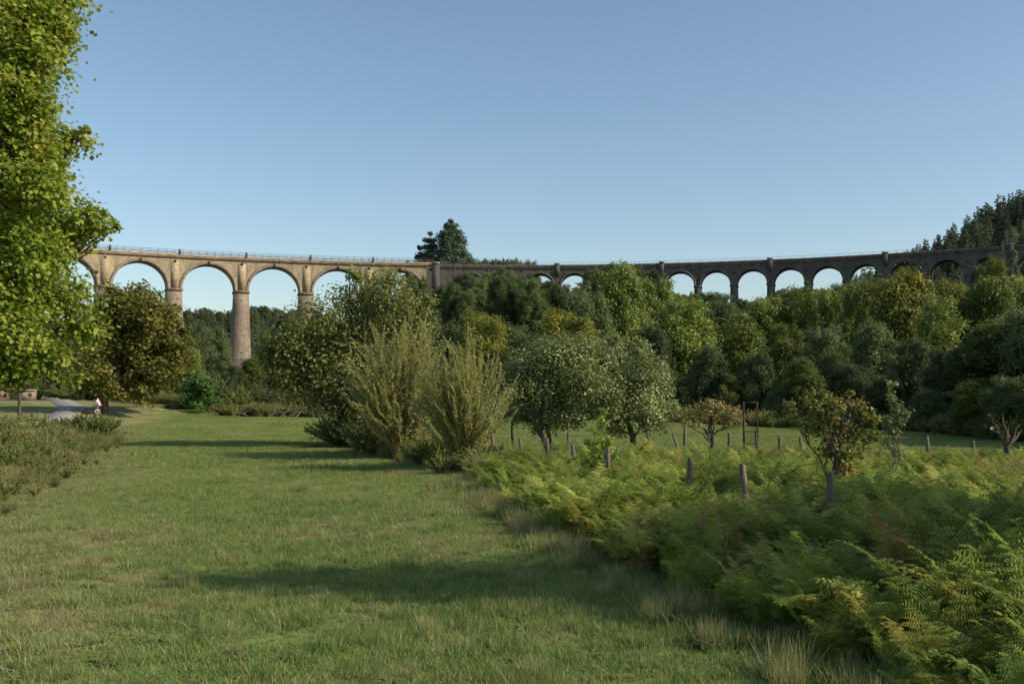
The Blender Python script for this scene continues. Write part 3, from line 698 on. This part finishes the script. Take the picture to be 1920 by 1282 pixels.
def rosette(n,L):
    mb=MB()
    for k in range(n):
        a=rng.uniform(0,6.283); d=np.array([math.cos(a),math.sin(a),0]); e=rng.uniform(.2,.9); l=L*rng.uniform(.6,1.1); b=np.array([-d[1],d[0],0])
        p1=d*l*.5+np.array([0,0,l*.35*e]); p2=d*l+np.array([0,0,l*.25*e])
        V=[np.zeros(3)-b*.004,np.zeros(3)+b*.004,p1+b*l*.13,p1-b*l*.13,p2+b*.004,p2-b*.004]
        mb.add(V,[(0,1,2,3),(3,2,4,5)],0,r=np.full(6,rng.uniform()))
    return mb.build('r',['weed'],link=False)
tp=[rosette(14,0.14),rosette(22,0.18),patch(260,0.16,0.26,0.004,('tallgrass',),0.45),patch(220,0.2,0.13,0.004,('grass',),0.7)]
pts=[];sc=[];ix=[]
for k in range(3600):
    y=4+32*rng.uniform()**1.2; x=rng.uniform(-(y*.6+2),edge_x(y)+0.5)
    pts.append((x,y,float(H(x,y)))); sc.append(rng.uniform(.3,1.15)); ix.append(int(rng.choice([0,1,3,2],p=[.32,.24,.435,.005])))
for k in range(800):
    y=rng.uniform(4.5,31); x=edge_x(y)+rng.normal()*0.35+0.2
    pts.append((x,y,float(H(x,y)))); sc.append(rng.uniform(.5,1.4)); ix.append(int(rng.choice([2,3,3,1,1,3,1])))
scatter('meadow_weeds',tp,pts,rng.uniform(0,6.3,len(pts)),np.array(sc),ix)
wp=[stembush('w',(0,0,0),0.95,0.5,30,m_,'barkw',0.08,0.035,60,link=False,r0=0.006,low=0.05,fl=0.1) for m_ in ('weed','weed','tallgrass')]+[patch(500,0.5,0.6,0.007,('tallgrass',),0.35)]
pts=[];sc=[];ix=[]
def vx(y): return np.interp(y,[15,22.8,30,40,55,64],[-9.2,-11.7,-13.9,-16.8,-21.5,-25.5])
for k in range(2400):
    y=rng.uniform(16,60); x=vx(y)-rng.uniform(-.3,7)+rng.normal()*.3
    if np.hypot(rx-x,ry-y).min()<1.8: continue
    pts.append((x,y,float(H(x,y)))); d=vx(y)-x; sc.append(rng.uniform(.5,1.4)*(0.5+0.7*float(sm(0,3,d)))*np.interp(y,[45,60],[1,.75])*(0.8+0.4*math.sin(x*1.3)*math.sin(y*.7))); ix.append(int(rng.choice([0,1,2,3,1,0])))
for k in range(650):
    t=rng.uniform(); y=28+24*t; x=np.interp(y,[28,31,38,46,52],[-1.2,-1.6,-4.3,-7.6,-9.8])+rng.normal()*0.5+0.9
    pts.append((x,y,float(H(x,y)))); sc.append(rng.uniform(.4,1.0)); ix.append(int(rng.choice([0,1,2,3])))
for k in range(420):
    x=rng.uniform(0,16); y=33+0.1*x+rng.normal()*1.2
    pts.append((x,y,float(H(x,y)))); sc.append(rng.uniform(.35,.75)); ix.append(int(rng.choice([0,1,2,3])))
for k in range(500):
    u=rng.uniform(240,640); y=101+rng.uniform(-2,3); x=(u-960)/F*y; pts.append((x,y,float(H(x,y)))); sc.append(rng.uniform(.8,1.8)); ix.append(int(rng.choice([0,1,2,3])))
for k in range(400):
    u=rng.uniform(1200,1950); y=np.interp(u,[1200,1700,2000],[84,62,45])+rng.uniform(-1.5,3); x=(u-960)/F*y; pts.append((x,y,float(H(x,y)))); sc.append(rng.uniform(.8,1.6)); ix.append(int(rng.choice([0,1,2])))
scatter('verge_weeds',wp,pts,rng.uniform(0,6.3,len(pts)),np.array(sc),ix)

# ---------------- fence posts, wire
near=[(927,31,1.1),(983,29.5,1.05),(1027,28,1.1),(1078,25.5,1.1),(1138,23,1.25),(1290,19.5,1.25),(1407,16.6,1.4),(1553,14.4,1.45)]
far=[(845,39,1.2),(1065,37,1.0),(1282,37,1.15),(1366,36,1.0),(1460,34.5,1.0),(1502,34,1.0),(1740,31,1.2),(1823,30,1.15),(1912,29,1.1)]
for row in (near,far):
    tops=[]
    for (u,Y,h) in row:
        b=gpos(u,Y); mb=MB(); l=rng.normal(size=2)*0.06*h
        r0=0.06
        P=np.array([(0,0,-.3),(l[0]*.4,l[1]*.4,h*.4),(l[0]*.8,l[1]*.8,h*.8),(l[0],l[1],h)])
        tube(mb,P,[r0*1.05,r0,r0*.95,r0*.8],6,0)
        mb.build('fence_post',['wood'],loc=(0,0,0)).location=tuple(b); tops.append(b+np.array([l[0],l[1],h]))
    mb=MB()
    for fz in (0.12,0.5):
        for a,b in zip(tops[:-1],tops[1:]):
            a=a-np.array([0,0,fz]); b=b-np.array([0,0,fz]); t=np.linspace(0,1,6)[:,None]; P=a+(b-a)*t; P[:,2]-=0.05*np.sin(t[:,0]*math.pi); tube(mb,P,0.004,4,0)
    mb.build('wire_fence',['wire'])
for u,Y,h,l in ((1222,38,1.2,-.25),(1420,37,1.1,-.1),(1275,37.5,.9,-.3)):
    b=gpos(u,Y); mb=MB(); tube(mb,[(0,0,-.2),(l*.5,0,h*.5),(l,0,h)],[.05,.05,.04],6,0); mb.build('wooden_stake',['wood']).location=tuple(b)
g=gpos(1406,37); gate=empty('garden_gate',tuple(g)); mb=MB()
for x in (-0.25,0.25): box(mb,(x,0,1.0),(0.06,0.06,2.2))
box(mb,(0,0,2.08),(0.44,0.05,0.05))
mb.build('frame',['rust'],parent=gate); mb=MB()
for z in (0.1,0.55,1.0): box(mb,(0,-0.04,z),(0.40,0.025,0.03))
for x in np.linspace(-0.19,0.19,8): box(mb,(x,-0.06,0.55),(0.012,0.012,0.95))
mb.build('grille',['rust'],parent=gate)
b=gpos(1885,29); mb=MB()
tube(mb,[(0,0,-.3),(.02,0,.4),(-.03,0,.8),(0,0,1.1)],[.13,.11,.1,.09],7,0)
for e in ((-.35,.1,1.9),(.3,-.1,1.7),(.5,.1,1.55),(-.12,0,2.0),(.1,.1,1.6)):
    tube(mb,curvepath((0,0,1.0),e,5,.12),[.07,.06,.045,.03,.015],5,0)
leaves(mb,np.array([(-.3,.1,1.7),(.3,0,1.5),(0,0,1.4)])[rng.integers(0,3,40)]+rng.normal(size=(40,3))*.12,.09,.05,mat=1)
mb.build('pruned_fruit_tree',['bark','apple']).location=tuple(b)
b=gpos(38,74); mb=MB(); tube(mb,[(0,0,-.3),(0,0,2),(0,0,4.0)],[.13,.12,.1],8,0); mb.build('wooden_pole',['bark']).location=tuple(b)
# traffic sign
b=gpos(185,77); sg=empty('traffic_sign',tuple(b)); mb=MB()
tube(mb,[(0,0,-.2),(0,0,1.0),(0,0,2.0)],.035,6,0); mb.build('pole',['steel'],parent=sg)
def tri(mb,cz,s,y,mat):
    h=s*.866; V=[(-s/2,y,cz-h/3),(s/2,y,cz-h/3),(0.02*s,y,cz+2*h/3),(-0.02*s,y,cz+2*h/3)]; V2=[(a,y+.02,c) for a,_,c in V]
    mb.add(V+V2,[(0,1,2,3),(7,6,5,4),(0,4,5,1),(1,5,6,2),(2,6,7,3),(3,7,4,0)],mat)
mb=MB(); tri(mb,1.6,0.75,-.06,1); tri(mb,1.6,0.58,-.085,0); box(mb,(0,-.095,1.62),(.06,.012,.22),2); box(mb,(0,-.095,1.46),(.06,.012,.05),2)
mb.build('warning_triangle',['white','red','black'],parent=sg); mb=MB()
def disc(mb,cz,r,y,mat):
    a=np.linspace(0,2*math.pi,24,endpoint=False)
    tube(mb,[(0,y+.02,cz),(0,y+.01,cz),(0,y,cz)],r,24,mat)
    for k in range(0,24,2): 
        A=[(r*math.cos(q),y,cz+r*math.sin(q)) for q in (a[k],a[(k+1)%24],a[(k+2)%24])]; mb.add([(0,y,cz)]+A,[(0,1,2,3)],mat)
disc(mb,0.95,.25,-.06,1); disc(mb,0.95,.185,-.085,0); box(mb,(-.06,-.095,.95),(.04,.01,.16),2); box(mb,(.05,-.095,.95),(.07,.01,.16),2)
mb.build('speed_roundel',['white','red','black'],parent=sg)
b=gpos(-20,124); wl=empty('stone_wall',tuple(b)); mb=MB(); box(mb,(-3,0,1.0),(12,.6,2.6)); box(mb,(4.4,-.1,0.4),(3,.5,1.4)); mb.build('courses',['wall'],parent=wl)
mb=MB(); box(mb,(-3,0,2.38),(12.2,.75,.15)); box(mb,(4.4,-.1,1.18),(3.1,.65,.15)); mb.build('coping',['pale'],parent=wl)

# ---------------- light, sky, camera
EL=33.0; AZ=107.0
w=bpy.data.worlds.new('World'); scene.world=w; w.use_nodes=True
nt=w.node_tree; bg=nt.nodes['Background']; sk=nt.nodes.new('ShaderNodeTexSky'); sk.sky_type='NISHITA'; sk.sun_disc=False
sk.sun_elevation=math.radians(EL); sk.sun_rotation=math.radians(AZ); sk.air_density=1.0; sk.dust_density=1.0; sk.ozone_density=1.0
hs=nt.nodes.new('ShaderNodeHueSaturation'); hs.inputs['Saturation'].default_value=1.02; hs.inputs['Hue'].default_value=0.493
nt.links.new(sk.outputs[0],hs.inputs['Color']); nt.links.new(hs.outputs[0],bg.inputs[0]); bg.inputs[1].default_value=0.15
sd=bpy.data.lights.new('sun','SUN'); sd.energy=4.9; sd.angle=math.radians(0.5); sd.color=(1,0.90,0.74)
so=bpy.data.objects.new('sun',sd); scene.collection.objects.link(so)
e,a=math.radians(EL),math.radians(AZ)
so.rotation_euler=Vector((math.cos(e)*math.sin(a),math.cos(e)*math.cos(a),math.sin(e))).to_track_quat('Z','Y').to_euler()
cd=bpy.data.cameras.new('camera'); cd.lens=35; cd.sensor_width=36; cd.clip_end=6000; cd.clip_start=0.1
co=bpy.data.objects.new('camera',cd); scene.collection.objects.link(co); co.location=(0,0,CZ)
co.rotation_euler=(math.radians(90)+math.atan((HV-641)/F),0,0)
scene.camera=co
